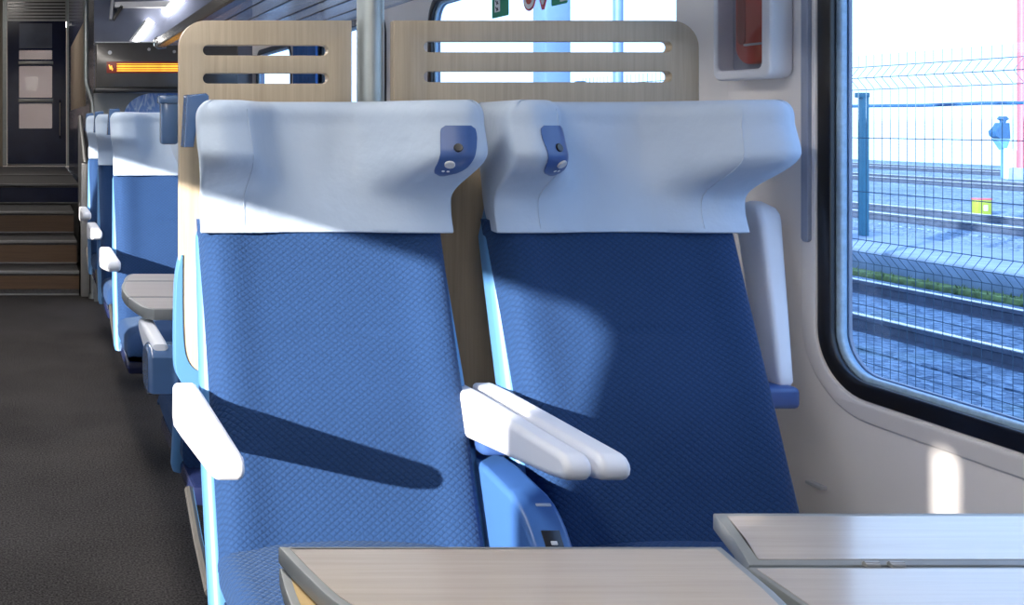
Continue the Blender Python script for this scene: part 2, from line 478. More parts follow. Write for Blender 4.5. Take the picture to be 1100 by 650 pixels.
def control_panel(head_me, side, parent, sh=0.0):
    bvh = BVHTree.FromPolygons([v.co for v in head_me.vertices], [p.vertices for p in head_me.polygons])
    rows = []
    nz, nx = 16, 10
    zb, zt = 1.074, 1.160
    def hit(x, z):
        r = bvh.ray_cast(Vector((x * side, -.6, z)), Vector((0, 1, 0)))
        if r[0]: return (r[0], r[1] if r[1].y < 0 else -r[1])
        return (Vector((x * side, fy(z), z)), Vector((0, -1, 0)))
    def xr(t):      # inner / outer border of the tapered plate
        inner = .160 + .010 * t - sh
        outer = .206 + .016 * min(1, t * 1.3) - sh
        r = .0
        if t < .22:
            k = math.sqrt(max(0, 1 - (1 - t / .22) ** 2)); c = (inner + outer) / 2 - .003; inner = c + (inner - c) * max(k, .12); outer = c + (outer - c) * max(k, .12)
        if t > .90:
            k = (t - .90) / .10; inner += .007 * k * k; outer -= .008 * k * k
        return inner, outer
    bm = bmesh.new(); G = []
    for j in range(nz + 1):
        t = j / nz; z = zb + (zt - zb) * t; a, c = xr(t); row = []
        for i in range(nx + 1):
            x = a + (c - a) * i / nx
            p, nn = hit(x, z); row.append(bm.verts.new(p + nn * .0022))
        G.append(row)
    for a, c in zip(G, G[1:]):
        for i in range(nx): bm.faces.new((a[i], a[i + 1], c[i + 1], c[i]))
    r = bmesh.ops.extrude_face_region(bm, geom=bm.faces[:])
    for v in [g for g in r['geom'] if isinstance(g, bmesh.types.BMVert)]: v.co += Vector((0, .006, 0))
    pl = obj('control_panel', bm, 'panelblue', parent)
    pl['label'] = 'dark blue control panel on the inner wing'
    def disc(name, x, z, r, mat, h=.003):
        x -= sh; p, nn = hit(x, z); q = nn.to_track_quat('Z', 'Y').to_matrix()
        bm = bmesh.new()
        rings = []
        for rr, hh in ((r, 0), (r, h * .7), (r * .85, h), (r * .5, h * .9)):
            rings.append([p + nn * (.0018 + hh) + q @ Vector((rr * math.cos(2 * PI * k / 20), rr * math.sin(2 * PI * k / 20), 0)) for k in range(20)])
        return obj(name, loft(rings), mat, pl)
    disc('lamp_lens', .190, 1.122, .0075, 'black')
    disc('button', .180, 1.096, .0085, 'greyplastic', .004)
    disc('symbol', .176, 1.0835, .0026, 'whitepaint', .001)
    disc('symbol', .1835, 1.0832, .0026, 'whitepaint', .001)
    return pl

HEAD_ME = None
def seat(name, label, loc, rz=0, group=None, aisle=-1, arms=(-1,), grip=True, rail=True):
    """origin on the floor under the front of the backrest; faces local -Y; aisle = side of the corridor"""
    global HEAD_ME
    t = thing(name, label, 'seat', loc, rz, group)
    obj('backrest', back_bm(), 'fabric', t, angle=60)
    h = obj('headrest', head_bm(), 'cover', t, angle=60)
    HEAD_ME = h.data
    obj('shell', shell_bm(), 'shell', t, angle=50)
    obj('seat_cushion', cushion_bm(), 'fabric', t, angle=60)
    bm = bmesh.new(); box(bm, -.220, .220, -.50, .045, .335, .380, .012); obj('seat_base', bm, 'navy', t)
    bm = bmesh.new(); lx = -aisle * .13; box(bm, lx - .05, lx + .05, -.26, -.12, .0, .34, .01); box(bm, lx - .09, lx + .09, -.31, -.07, 0, .02, .005)
    obj('leg', bm, 'black', t)
    if rail:
        bm = bmesh.new(); s = aisle * .226
        tube(bm, [(s, .13, .45), (s, .02, .395), (s, -.10, .355)], .009, 8); obj('frame_rail', bm, 'darkgloss', t)
    for s in arms:
        x0, x1 = (-.282, -.237) if s < 0 else (.203, .243)
        if s > 0 and aisle > 0: x0, x1 = .237, .282
        if s < 0 and aisle > 0: x0, x1 = -.243, -.203
        obj('armrest', arm_bm(x0, x1), 'arm', t)
    if grip:
        s = aisle
        out = [(-.232, 1.118), (-.213, 1.118), (-.206, 1.165), (-.199, 1.196), (-.184, 1.204), (-.184, 1.217), (-.190, 1.222), (-.226, 1.219)]
        out = [((x - .010) * -s, z) for x, z in out]
        bm = prism(bmesh.new(), out, 'y', .085, .135, bev=.005, seg=2)
        g = obj('hand_grip', bm, 'grip', t); g['label'] = 'grey-blue plastic hand grip'
    return t

seat1 = seat('train_seat', 'large blue seat beside the aisle, white headrest, sunlit with a diagonal armrest shadow',
             (.533, 1.85, 0), arms=(-1, 1), group='pair of seats facing the camera')
seat2 = seat('train_seat', 'large blue seat beside the window, mostly in shade, one armrest folded up',
             (1.067, 1.85, 0), arms=(-1,), grip=False, group='pair of seats facing the camera')
# clip the wing plates in
control_panel(HEAD_ME, 1, seat1)
control_panel(HEAD_ME, -1, seat2, .020)
def seam(parent, side):
    bvh = BVHTree.FromPolygons([v.co for v in HEAD_ME.vertices], [p.vertices for p in HEAD_ME.polygons])
    pts = []
    for k in range(19):
        z = .974 + k / 18 * .215
        x = .148 + .0 * k + (.012 * max(0, (z - 1.05) / .13))
        r = bvh.ray_cast(Vector((x * side, -.6, z)), Vector((0, 1, 0)))
        if r[0]: pts.append(r[0] + r[1] * .0001)
    o = obj('piping', tube(bmesh.new(), pts, .0012, 6), 'cover', parent)
seam(seat1, -1); seam(seat2, -1); seam(seat2, 1)
# window-side armrest of the second seat, folded upright against the side
def up_arm():
    rings = []
    n = 30
    for k in range(n + 1):
        u = k / n; z = .690 + .325 * u
        e = 1.0
        if u > .9: e = math.sqrt(max(0, 1 - ((u - .9) / .1) ** 2)) * .75 + .25
        if u < .03: e = .75 + .25 * u / .03
        cx = .285 + .036 * u; cy = -.010 + .105 * u; hx = (.014 + .009 * u) * e; hy = (.026 + .014 * u) * e
        r = min(hx, hy) * .55
        rings.append([(a, b, z) for a, b in rrect(cx - hx, cx + hx, cy - hy, cy + hy, r, 6)])
    return loft(rings)
o = obj('armrest', up_arm(), 'arm', seat2, angle=60); o['label'] = 'white armrest folded upright beside the backrest'
bm = bmesh.new(); box(bm, .215, .300, -.05, .02, .655, .695, .010, 3); obj('armrest_hinge', bm, 'panelblue', seat2)

# console between the two seats
t = thing('seat_console', 'blue plastic console with a socket between the two front seats, under the white armrests', 'console', (.783, 0, 0))
prof = [(1.79, .02), (1.79, .590), (1.70, .586), (1.635, .578)]
for k in range(1, 10):
    a = k / 9 * PI / 2
    prof.append((1.635 - .125 * math.sin(a), .578 - .150 * (1 - math.cos(a))))
prof += [(1.512, .36), (1.54, .30), (1.60, .28), (1.60, .02)]
bm = prism(bmesh.new(), prof, 'x', -.024, .040, bev=.010, seg=4)
obj('housing', bm, 'console', t)
bm = bx(-.04, .05, 1.57, 1.75, 0, .02, bev=.004); obj('foot_plate', bm, 'alu', t)
def on_arc(name, a, x0, x1, half, h, mat, parent):
    """small plate lying on the curved front of the console at arc angle a"""
    c = Vector((0, 1.635 - .125 * math.sin(a), .578 - .150 * (1 - math.cos(a))))
    tn = Vector((0, -.125 * math.cos(a), -.150 * math.sin(a))).normalized(); nn = Vector((0, tn.z, -tn.y))
    if nn.z < 0: nn = -nn
    bm = bx(x0, x1, -half, half, -.002, h, bev=.0012)
    for v in bm.verts: v.co = c + Vector((v.co.x, 0, 0)) + tn * v.co.y + nn * v.co.z
    return obj(name, bm, mat, parent)
A_ = math.radians(49)
s_ = on_arc('socket', A_, -.004, .024, .019, .0012, 'black', t)
on_arc('socket_pin', A_, .005, .015, .003, .0026, 'greyplastic', s_)
on_arc('glint_strip', math.radians(22), .006, .030, .0028, .0010, 'greyplastic', t)  # pale strip imitating a light glint on the curved housing
bm = bmesh.new(); box(bm, -.026, .044, 1.71, 1.80, .60, .69, .015, 3); obj('armrest_pivot', bm, 'panelblue', t)

# rows further down the carriage (aisle places only are in view)
seat('train_seat', 'blue aisle seat behind the grey table, lit by the sun, white armrest glowing', (.536, 3.84, 0), arms=(-1,), group='aisle seats down the carriage')
seat('train_seat', 'second last aisle seat before the stairs, navy in the shade, behind the sunlit one', (.540, 4.78, 0), arms=(-1,), group='aisle seats down the carriage')
seat('train_seat', 'last aisle seat next to the stairs, pale headrest and navy back', (.545, 5.67, 0), arms=(-1,), group='aisle seats down the carriage')
# back to back with seat1, facing away
aw = seat('train_seat', 'seat facing away behind the wooden panel, grey armrest and dark blue side in shade', (.567, 2.235, 0), rz=PI, aisle=1, arms=(), grip=False, rail=False)
am = arm_bm(.262, .298)
for v in am.verts: v.co.y = v.co.y * .73; v.co.z -= .028
obj('armrest', am, 'arm', aw)
bm = bmesh.new()
box(bm, .262, .298, .098, .128, 1.120, 1.222, .006); box(bm, .255, .303, .094, .132, 1.205, 1.222, .004); box(bm, .19, .29, .105, .120, 1.14, 1.16, .004)
for f_ in bm.verts:
    if f_.co.x < .28 and f_.co.x > .25 and f_.co.z < 1.19: pass
obj('hand_grip', bm, 'grip', aw)
# blue pivot housing at its armrest
pr = [(-.010, .565), (-.010, .645), (-.03, .662), (-.09, .664), (-.125, .650), (-.14, .62), (-.135, .58), (-.11, .555), (-.05, .552)]
obj('armrest_pivot', prism(bmesh.new(), pr, 'x', .236, .309, bev=.012, seg=3), 'grip', aw)

# ------------------------------------------------------------------ wooden slotted panels and their pole
def slot(x0, x1, z0, z1):
    r = (z1 - z0) / 2 - 1e-4
    return rrect(x0, x1, z0, z1, r, 8)
def PX(px, Y): return (px - 34) * Y / 1090
def PZ(py, Y): return 1.165 - (py - 132) * Y / 1090
YP = 2.05
def partition(name, label, x0, x1, zb, rr, slots):
    t = thing(name, label, 'panel', ((x0 + x1) / 2, YP, 0), 0, 'slotted wooden panels behind the front seats')
    cx = (x0 + x1) / 2
    top = PZ(22, YP - .012)
    loops = [[(u - cx, v) for u, v in rrect(x0, x1, zb, top, rr, 10)]]
    for a, b_, c, d in slots: loops.append([(u - cx, v) for u, v in slot(PX(a, YP), PX(b_, YP), PZ(d, YP), PZ(c, YP))])
    o = plate('board', loops, 'y', -.012, .012, 'wood', t, bev=.0015)
    return t
p1 = partition('slotted_panel', 'beige wooden slotted panel behind the aisle seat, left of the steel pole', PX(192, YP), PX(376, YP), .62, [.05, .02, .002, .052],
               [(217, 351, 49, 60), (217, 351, 79, 90)])
p2 = partition('slotted_panel', 'wide beige wooden slotted panel behind the window seat, right of the steel pole', PX(421, YP), PX(747, YP), .05, [.02, .02, .055, .002],
               [(453, 718, 45, 56.5), (453, 718, 77, 88.5)])
p1.location.y = YP; p2.location.y = YP
# blue cradle around the first board's lower half
cx = p1.location.x
x0, x1 = PX(187, YP) - cx, PX(376, YP) - cx + .01
out = [(x0 + .012, .90), (x0 + .002, .84), (x0, .70), (x0 + .006, .655), (x0 + .03, .625), (x0 + .07, .60), (x0 + .07, .30), (x1, .30), (x1, .66), (x0 + .09, .66), (x0 + .045, .668), (x0 + .022, .70), (x0 + .016, .78), (x0 + .016, .90)]
out = [(p.x, p.y) for p in catmull([Vector((a, b_, 0)) for a, b_ in out[:5]], 4)] + out[5:9] + [(p.x, p.y) for p in catmull([Vector((a, b_, 0)) for a, b_ in out[9:]], 4)]
obj('holder', prism(bmesh.new(), out, 'y', -.0155, .022, bev=.003, seg=2), 'shell', p1)['label'] = 'light blue plastic holder around the lower edge'
bm = bmesh.new(); box(bm, -.10, .10, -.012, .012, 0, .31, .004); obj('leg', bm, 'alu', p1)

t = thing('grab_pole', 'thick brushed steel grab pole standing between the two slotted wooden panels', 'pole', (.6875, 2.06, 0))
bm = tube(bmesh.new(), [(0, 0, 0), (0, 0, 1.0), (0, 0, 1.985)], .0265, 32); obj('tube', bm, 'steel', t)
obj('collar', tube(bmesh.new(), [(0, 0, 0), (0, 0, .03)], .045, 24), 'steel', t)

# ------------------------------------------------------------------ folding tables
def miter(loop, d):
    n = len(loop); out = []
    for i in range(n):
        a = (loop[i] - loop[i - 1]).normalized(); b_ = (loop[(i + 1) % n] - loop[i]).normalized()
        na = Vector((-a.y, a.x)); nb = Vector((-b_.y, b_.x)); m_ = (na + nb)
        k = max(.25, (1 + na.dot(nb)) / 2)
        out.append(loop[i] + m_ / 2 * d / k)
    return out
def catx(pts, n=5): return [(p.x, p.y) for p in catmull([Vector((a, b_, 0)) for a, b_ in pts], n)]
def table_piece(name, outline, z0, z1, parent, rim=.012, top='table', edge='rim'):
    loop = [Vector(p) for p in outline]
    area = sum(loop[i].x * loop[(i + 1) % len(loop)].y - loop[(i + 1) % len(loop)].x * loop[i].y for i in range(len(loop)))
    if area < 0: loop = loop[::-1]
    b_ = .0022; zt = z1 - .0006
    rings = [[(p.x, p.y, z) for p in miter(loop, d)] for d, z in ((b_, z0), (b_ * .3, z0 + b_ * .3), (0, z0 + b_), (0, zt - b_), (b_ * .3, zt - b_ * .3), (b_, zt))]
    e_ = obj(name, loft(rings), edge, parent, angle=25, wn=False)
    # laminate inlay inset from the edge
    loop = [Vector(p) for p in outline]
    area = sum(loop[i].x * loop[(i + 1) % len(loop)].y - loop[(i + 1) % len(loop)].x * loop[i].y for i in range(len(loop)))
    if area < 0: loop = loop[::-1]
    ins = miter(loop, rim)
    bm = loft([[(p.x, p.y, z1 - .0009) for p in ins], [(p.x, p.y, z1) for p in ins]])
    bmesh.ops.triangulate(bm, faces=[f for f in bm.faces if len(f.verts) > 4], ngon_method='EAR_CLIP')
    obj('laminate', bm, top, e_, sm=False)
    return e_
ZL = .7385
TY = .979
t = thing('folding_table', 'nearest folding table with beige tops and grey edging, aisle leaf folded over', 'table', (.95, .85, 0))
def loc(pts): return [(a - .95, c - .85) for a, c in pts]
# fixed middle of the window half, and its unfolded far leaf
table_piece('window_top', loc([(.688, TY - .002), (.680, .86), (.688, .735), (1.405, .735), (1.405, TY - .002)]), ZL - .022, ZL, t, rim=.006)
table_piece('window_leaf', loc([(.6935, TY + .002), (.722, TY + .066), (.7465, 1.1115), (1.405, 1.1115), (1.405, TY + .002)][::1]), ZL - .020, ZL, t, rim=.011)
table_piece('near_leaf', loc([(.690, .731), (.722, .66), (.755, .60), (1.405, .60), (1.405, .731)]), ZL - .020, ZL, t, rim=.011)
# aisle half: lower bowed middle with the far leaf lying on it
low = catx([(.2385, TY - .002), (.2315, .92), (.2290, .86), (.2315, .80), (.2385, .735)]) + [(.672, .735), (.672, TY - .002)]
table_piece('aisle_top', loc(low), ZL - .020, ZL - .001, t, rim=.0085, top='warm_laminate')
leaf = catx([(.2385, TY + .0005), (.2465, .925), (.2580, .870), (.272, .846)]) + [(.638, .846), (.648, .885), (.6655, TY + .0005)]
table_piece('aisle_leaf', loc(leaf), ZL, ZL + .0185, t, rim=.0085)
table_piece('near_leaf', loc([(.2385, .731), (.262, .66), (.30, .60), (.648, .60), (.672, .731)]), ZL - .020, ZL, t, rim=.011)
# hinge plates
for hx in (PX(935, .98), PX(962, .98)):
    bm = bmesh.new(); box(bm, hx - .95 - .007, hx - .95 + .007, .1255, .1325, ZL - .002, ZL + .0022, .001)
    tube(bm, [(hx - .95 - .007, .129, ZL + .002), (hx - .95 + .007, .129, ZL + .002)], .0018, 8)
    obj('hinge', bm, 'alu', t)
bm = bmesh.new(); box(bm, -.16, -.10, -.06, .06, .02, ZL - .021, .01); obj('pedestal', bm, 'alu', t)
bm = bmesh.new(); box(bm, -.62, .44, -.03, .03, ZL - .055, ZL - .021, .006); obj('beam', bm, 'alu', t)
bm = bmesh.new(); box(bm, -.22, -.04, -.10, .10, 0, .022, .004); obj('foot', bm, 'alu', t)

Z2 = .712
t = thing('folding_table', 'small-looking grey table end with rounded corners, beyond the front seats', 'table', (.95, 2.80, 0))
def loc2(pts): return [(a - .95, c - 2.80) for a, c in pts]
table_piece('far_leaf', loc2(catx([(.325, 3.050), (.296, 3.042), (.275, 2.98), (.264, 2.907)]) + [(1.30, 2.907), (1.30, 3.050)]), Z2 - .02, Z2, t, rim=.010, top='greytable')
table_piece('table_top', loc2(catx([(.263, 2.903), (.250, 2.82), (.246, 2.73), (.2495, 2.642)]) + [(1.30, 2.642), (1.30, 2.903)]), Z2 - .028, Z2, t, rim=.008, top='greytable')
table_piece('near_leaf', loc2(catx([(.2505, 2.638), (.262, 2.56), (.276, 2.495), (.298, 2.470)]) + [(1.30, 2.470), (1.30, 2.638)]), Z2 - .028, Z2, t, rim=.010, top='greytable')
bm = bmesh.new(); box(bm, -.16, -.10, .10, .20, .02, Z2 - .027, .01); obj('pedestal', bm, 'alu', t)
bm = bmesh.new(); box(bm, -.22, -.04, .06, .24, 0, .022, .004); obj('foot', bm, 'alu', t)

# ------------------------------------------------------------------ carriage shell
XW = 1.44
ZB, ZT = .688, 1.622
WR = [(.46, 1.853), (2.235, 3.68), (4.12, 5.05), (5.62, 6.50)]
def hole(y0, y1, zb=ZB, zt=ZT, r=.105, g=0): return rrect(y0 - g, y1 + g, zb - g, zt + g, r + g, 12)
o = plate('wall_right', [[(-2.0, 0), (6.8, 0), (6.8, 2.0), (-2.0, 2.0)]] + [hole(*w) for w in WR], 'x', XW, XW + .03, 'wall', bev=.003)
o['kind'] = 'structure'
for i, w in enumerate(WR):
    e_ = thing('window_%d' % (i + 1), None, None, (0, 0, 0)); e_['kind'] = 'structure'
    fr = plate('frame', [hole(*w, g=.003), hole(*w, g=-.028, r=.105)], 'x', XW - .004, XW + .008, 'blackframe', e_, bev=.003)
    plate('spacer', [hole(*w, g=-.001), hole(*w, g=-.036)], 'x', XW + .009, XW + .022, 'reveal', e_, bev=.003)
    plate('outer_seal', [hole(*w, g=-.001), hole(*w, g=-.038)], 'x', XW + .0225, XW + .028, 'groove', e_)
    plate('pane', [hole(*w, g=-.030)], 'x', XW + .014, XW + .017, 'glass', e_)
# moulded surround of the near window
tr = plate('trim_1', [rrect(.40, 1.893, ZB - .040, ZT + .04, .15, 14), hole(.46, 1.853, g=.006)], 'x', XW - .005, XW + .003, 'wall', bev=.0039); tr['kind'] = 'structure'
tr = plate('trim_2', [rrect(1.867, 1.884, .945, 1.98, .008, 6)], 'x', XW - .0125, XW - .002, 'groove', bev=.002); tr['kind'] = 'structure'
prof = catx_ = [(p.x, p.y) for p in catmull([Vector(q) for q in ((XW + .004, 2.085, 0), (XW - .004, 2.11, 0), (XW - .018, 2.15, 0), (XW - .028, 2.205, 0), (XW - .022, 2.232, 0), (XW + .004, 2.240, 0))], 6)]
bm = prism(bmesh.new(), prof, 'z', 0, 1.99)
o = obj('trim_3', bm, 'wall'); o['kind'] = 'structure'
bm = bx(XW - .014, XW, 1.835, 1.872, .500, .507, bev=.002)
tag(obj('wall_bracket', bm, 'greyplastic'), 'small pale bracket on the wall under the window behind the table', 'bracket')

# unseen left side of the carriage, openings cut to shape the low sun's patches
WL = [(-.548, -.532, .0), (-.065, .93, .06), (2.12, 3.18, .1), (4.25, 4.55, .1)]
loops = [[(-2.0, 0), (6.8, 0), (6.8, 2.0), (-2.0, 2.0)]]
for a, c, r in WL:
    if r: loops.append(rrect(a, c, ZB, 1.575, r, 10))
    else: loops.append(rrect(a - .030, c, 1.39, 1.527, .0225, 8))  # narrow slot invented for the sun patch on the right wall
o = plate('wall_left', loops, 'x', -XW - .03, -XW, 'wall'); o['kind'] = 'structure'

struct('floor', bx(-XW - .03, XW + .09, -2.0, 12.0, -.08, 0), 'carpet', sm=False)
struct('ceiling', bx(-XW - .03, XW + .09, -2.0, 6.60, 2.0, 2.05), 'ceiling', sm=False)
struct('wall_back', bx(-XW - .03, XW + .09, -2.05, -2.0, 0, 2.0), 'wall', sm=False)

# overhead luggage rack
def rack(y0, y1):
    t = thing('luggage_rack', 'long smoky overhead luggage rack with dark rail along the windows', 'rack', (0, 0, 0))
    bm = bx(.775, XW - .004, y0, y1 - .02, 1.625, 1.640, bev=.003)
    obj('shelf', bm, 'rack', t)
    bm = prism(bmesh.new(), [(.735, 1.622), (.742, 1.612), (.785, 1.612), (.79, 1.640), (.760, 1.668), (.737, 1.664)], 'y', y0, y1 - .03, bev=.003)
    obj('rail', bm, 'darkgloss', t)
    for k, xx in enumerate((.87, .97, 1.10, 1.19, 1.31)):
        obj('rib', bx(xx - .003, xx + .003, y0, y1 - .03, 1.6205, 1.6262), 'darkgloss', t)
    bm = tube(bmesh.new(), [(.80, y1 - .02, 1.615), (.75, y1 - .02, 1.608), (.728, y1 - .02, 1.625), (.728, y1 - .02, 1.660), (.748, y1 - .02, 1.674)], .0055, 8)
    obj('end_hoop', bm, 'chrome', t)
    return t
rack(-1.98, 6.05)
# saloon ceiling lamps, out of view, added to brighten the interior
for y0 in (-1.6, .4, 2.4, 4.4):
    t = thing('ceiling_fill_lamp', 'long white lamp added out of view in the carriage ceiling to brighten the interior', 'lamp', (0, y0, 0), group='added ceiling lamps')
    obj('added_glow', bx(-.12, .12, .05, 1.65, 1.975, 1.995, bev=.005), 'lamp', t)
    plate('frame', [rrect(-.135, .135, .03, 1.67, .02, 4), rrect(-.119, .119, .052, 1.648, .01, 4)], 'z', 1.98, 1.9995, 'greyplastic', t)

# emergency handle box on the wall
t = thing('emergency_handle_box', 'white wall box with red emergency handle inside, left of the large window', 'box', (XW, 2.0, 0))
xb = -.046
y0, y1, zb, zt = -.085, .078, 1.250, 1.50
out = rrect(y0, y1, zb, zt, .020, 6); inn = rrect(y0 + .026, y1 - .012, zb + .020, zt - .02, .012, 5)
plate('housing', [out, inn], 'x', xb, -.001, 'arm', t, bev=.006)
plate('back_plate', [rrect(y0 + .02, y1 - .008, zb + .012, zt - .015, .01, 4)], 'x', -.012, -.004, 'groove', t)
h = plate('handle', [rrect(-.052, .030, zb + .030, zt - .03, .038, 10)], 'x', -.034, -.012, 'red', t, bev=.006)
plate('grip_recess', [rrect(-.002, .018, zb + .070, zt - .06, .009, 6)], 'x', -.0365, -.030, 'darkred', h, bev=.001)
bm = bx(-.040, -.034, -.050, -.004, zb + .066, zb + .070); obj('grip_edge', bm, 'greyplastic', h)
plate('cover', [rrect(y0 + .025, y1 - .011, zb + .019, zt - .019, .012, 5)], 'x', -.043, -.041, 'cover_glass', t)

# stickers on the second window
YS = XW + .007
def sticker(name, label, y0, y1, z0, z1, mat, r=.005):
    t = thing(name, label, 'sticker', (YS + .004, (y0 + y1) / 2, 0)); cy = (y0 + y1) / 2
    plate('backing', [rrect(y0 - cy, y1 - cy, z0, z1, r, 6)], 'x', -.0008, .0008, mat, t)
    return t
def YY(px): return YS * 1090 / (px - 34)
t = sticker('exit_sticker', 'green exit sticker with white strip on the window behind the wide wooden panel', YY(545), YY(527.5), 1.493, 1.62, 'green')
w = (YY(527.5) - YY(545)) / 2
plate('white_strip', [rrect(w - .055, w - .020, 1.510, 1.615, .003, 3)], 'x', -.002, -.0009, 'whitepaint', t)
plate('white_field', [rrect(-w + .010, -w + .055, 1.575, 1.612, .003, 3)], 'x', -.002, -.0009, 'whitepaint', t)
for k in range(5):
    zc = 1.520 + k * .020
    bm = bmesh.new()
    tube(bm, [(-.0026, w - .046, zc - .005), (-.0026, w - .034, zc), (-.0026, w - .030, zc + .006)], .0016, 6)
    tube(bm, [(-.0026, w - .036, zc - .007), (-.0026, w - .042, zc + .003)], .0016, 6)
    obj('mark', bm, 'black', t)
t = sticker('round_sticker', 'round red and white sticker on the window behind the wide wooden panel', YY(574), YY(561), 1.491, 1.491 + (YY(561) - YY(574)), 'redpaint', r=(YY(561) - YY(574)) / 2 - 1e-4)
w = (YY(561) - YY(574)) / 2; zc = 1.491 + w
plate('white_disc', [rrect(-w * .82, w * .82, zc - w * .82, zc + w * .82, w * .81, 8)], 'x', -.002, -.0009, 'whitepaint', t)
plate('red_dot', [rrect(-w * .45, w * .45, zc - w * .45, zc + w * .45, w * .44, 8)], 'x', -.003, -.0021, 'red', t)
t = thing('triangular_sticker', 'red and white triangular sticker on the window next to the round one', 'sticker', (YS + .004, YY(582), 0))
plate('backing', [[(-.045, 1.563), (.045, 1.563), (.006, 1.486), (-.006, 1.486)]], 'x', -.0008, .0008, 'redpaint', t)
plate('white_field', [[(-.030, 1.553), (.030, 1.553), (.004, 1.501), (-.004, 1.501)]], 'x', -.002, -.0009, 'whitepaint', t)
t = sticker('small_sticker', 'green and white sticker rightmost on the window behind the wide wooden panel', YY(608), YY(591), 1.490, 1.56, 'green')
plate('white_field', [rrect(-.046, -.006, 1.497, 1.552, .003, 3)], 'x', -.002, -.0009, 'whitepaint', t)

# curtain at the far window pillar
def curtain(ya, yb, lab):
    bm = bmesh.new(); n = 48; pr = []
    for k in range(n + 1):
        y = ya + (yb - ya) * k / n
        pr.append((XW - .035 + .018 * math.sin(k / n * PI * 9), y))
    A = [bm.verts.new((x, y, .74)) for x, y in pr]; B = [bm.verts.new((x, y, 1.608)) for x, y in pr]
    for i in range(n): bm.faces.new((A[i], A[i + 1], B[i + 1], B[i]))
    r = bmesh.ops.extrude_face_region(bm, geom=bm.faces[:])
    for v in [g for g in r['geom'] if isinstance(g, bmesh.types.BMVert)]: v.co.x -= .002
    tag(obj('curtain', bm, 'curtain'), lab, 'curtain')
curtain(5.02, 5.45, 'blue pleated curtain at the far window, seen through the slots of the left wooden panel')

# ------------------------------------------------------------------ stairs and vestibule
t = thing('staircase', 'dark carpeted steps with pale nosings at the end of the aisle', 'stairs', (-.15, 6.8, 0))
XA, XB = -1.04, .47
ys = [6.84, 7.20, 7.70, 8.45]; yend = [7.20, 7.70, 8.45, 12.0]
for k in range(4):
    z0, z1 = .164 * k, .164 * (k + 1); y0 = ys[k] - 6.8; y1 = (yend[k] - 6.8)
    xb = XB if k < 3 else .545
    if k == 3: y1 = 1.6 + 3.55
    s_ = obj('step', bx(XA, xb, y0 + .012, y1 + .012, 0 if k < 3 else 0, z1 - .006), 'stepgrey', t, sm=False)
    obj('riser_panel', bx(XA, xb, y0, y0 + .010, z0 + (.045 if k in (0,) else .012), z1 - .03), ['brownwood', 'brownwood', 'brownwood', 'navy'][k], s_)
    obj('nosing', bx(XA, xb, y0 - .012, y0 + .030, z1 - .016, z1 + .002, bev=.003), 'nosing', s_)
    obj('back_strip', bx(XA, xb, y0 + .0, y0 + .02, z0 + .002, z0 + .012, bev=.002), 'nosing', s_)
tag(obj('sill_strip', bx(-.45, .40, 9.85, 9.92, .657, .664, bev=.002), 'nosing'), 'pale metal strip across the landing in front of the dark door', 'strip')

# end door and walls
Y_D = 12.0
t = thing('door_1', None, None, (0, 0, 0)); t['kind'] = 'structure'
def DX(px): return PX(px, Y_D)
def DZ(py): return PZ(py, Y_D)
lf = plate('door_leaf', [rrect(DX(8), DX(71), DZ(176), DZ(23), .01, 3), rrect(DX(20.5), DX(56), DZ(138), DZ(111.5), .01, 3), rrect(DX(20.5), DX(56), DZ(105), DZ(71), .01, 3),
       rrect(DX(20.5), DX(56), DZ(64), DZ(54), .01, 3), rrect(DX(20.5), DX(56), DZ(52), DZ(25), .01, 3)], 'y', Y_D - .02, Y_D + .02, 'navy', t)
plate('door_pane', [rrect(DX(19), DX(57.5), DZ(140), DZ(24), .01, 3)], 'y', Y_D + .0215, Y_D + .026, 'darkglass', t)
plate('upper_pane', [rrect(DX(20), DX(56.5), DZ(53), DZ(24.5), .01, 3)], 'y', Y_D + .012, Y_D + .018, 'slate', t)
for py in (67.5, 108): obj('glazing_bar', bx(DX(20), DX(57), Y_D - .03, Y_D - .021, DZ(py + 1.6), DZ(py - 1.6), bev=.002), 'alu', t)
for (px, a, c) in ((64.5, 148, 108),): obj('door_handle', tube(bmesh.new(), [(DX(px), Y_D - .02, DZ(a)), (DX(px), Y_D - .07, DZ(a - 3)), (DX(px), Y_D - .07, DZ(c + 3)), (DX(px), Y_D - .02, DZ(c))], .012, 8), 'chrome', t)
bm = bmesh.new()
box(bm, DX(3), DX(7.5), Y_D - .06, Y_D + .04, DZ(178), DZ(0)); box(bm, DX(71.5), DX(77), Y_D - .06, Y_D + .04, DZ(178), DZ(0)); obj('door_frame', bm, 'steel', t)
obj('threshold', bx(DX(8), DX(71), Y_D - .08, Y_D + .03, .656, DZ(176), bev=.002), 'nosing', t)
bm = bmesh.new(); box(bm, DX(7.6), DX(71.4), Y_D - .05, Y_D + .03, DZ(23), DZ(-2))
o = obj('header', bm, 'alu', t)
for k in range(6): obj('header_slat', bx(DX(9), DX(70), Y_D - .058, Y_D - .050, DZ(21 - k * 3.4), DZ(19.6 - k * 3.4)), 'darkgloss', o)
bm = bmesh.new(); box(bm, -1.2, DX(3), Y_D, Y_D + .04, 0, 2.9); box(bm, DX(77), 1.5, Y_D, Y_D + .04, 0, 2.9); box(bm, DX(3), DX(77), Y_D, Y_D + .04, DZ(-2), 2.9)
struct('wall_end', bm, 'tan', sm=False)
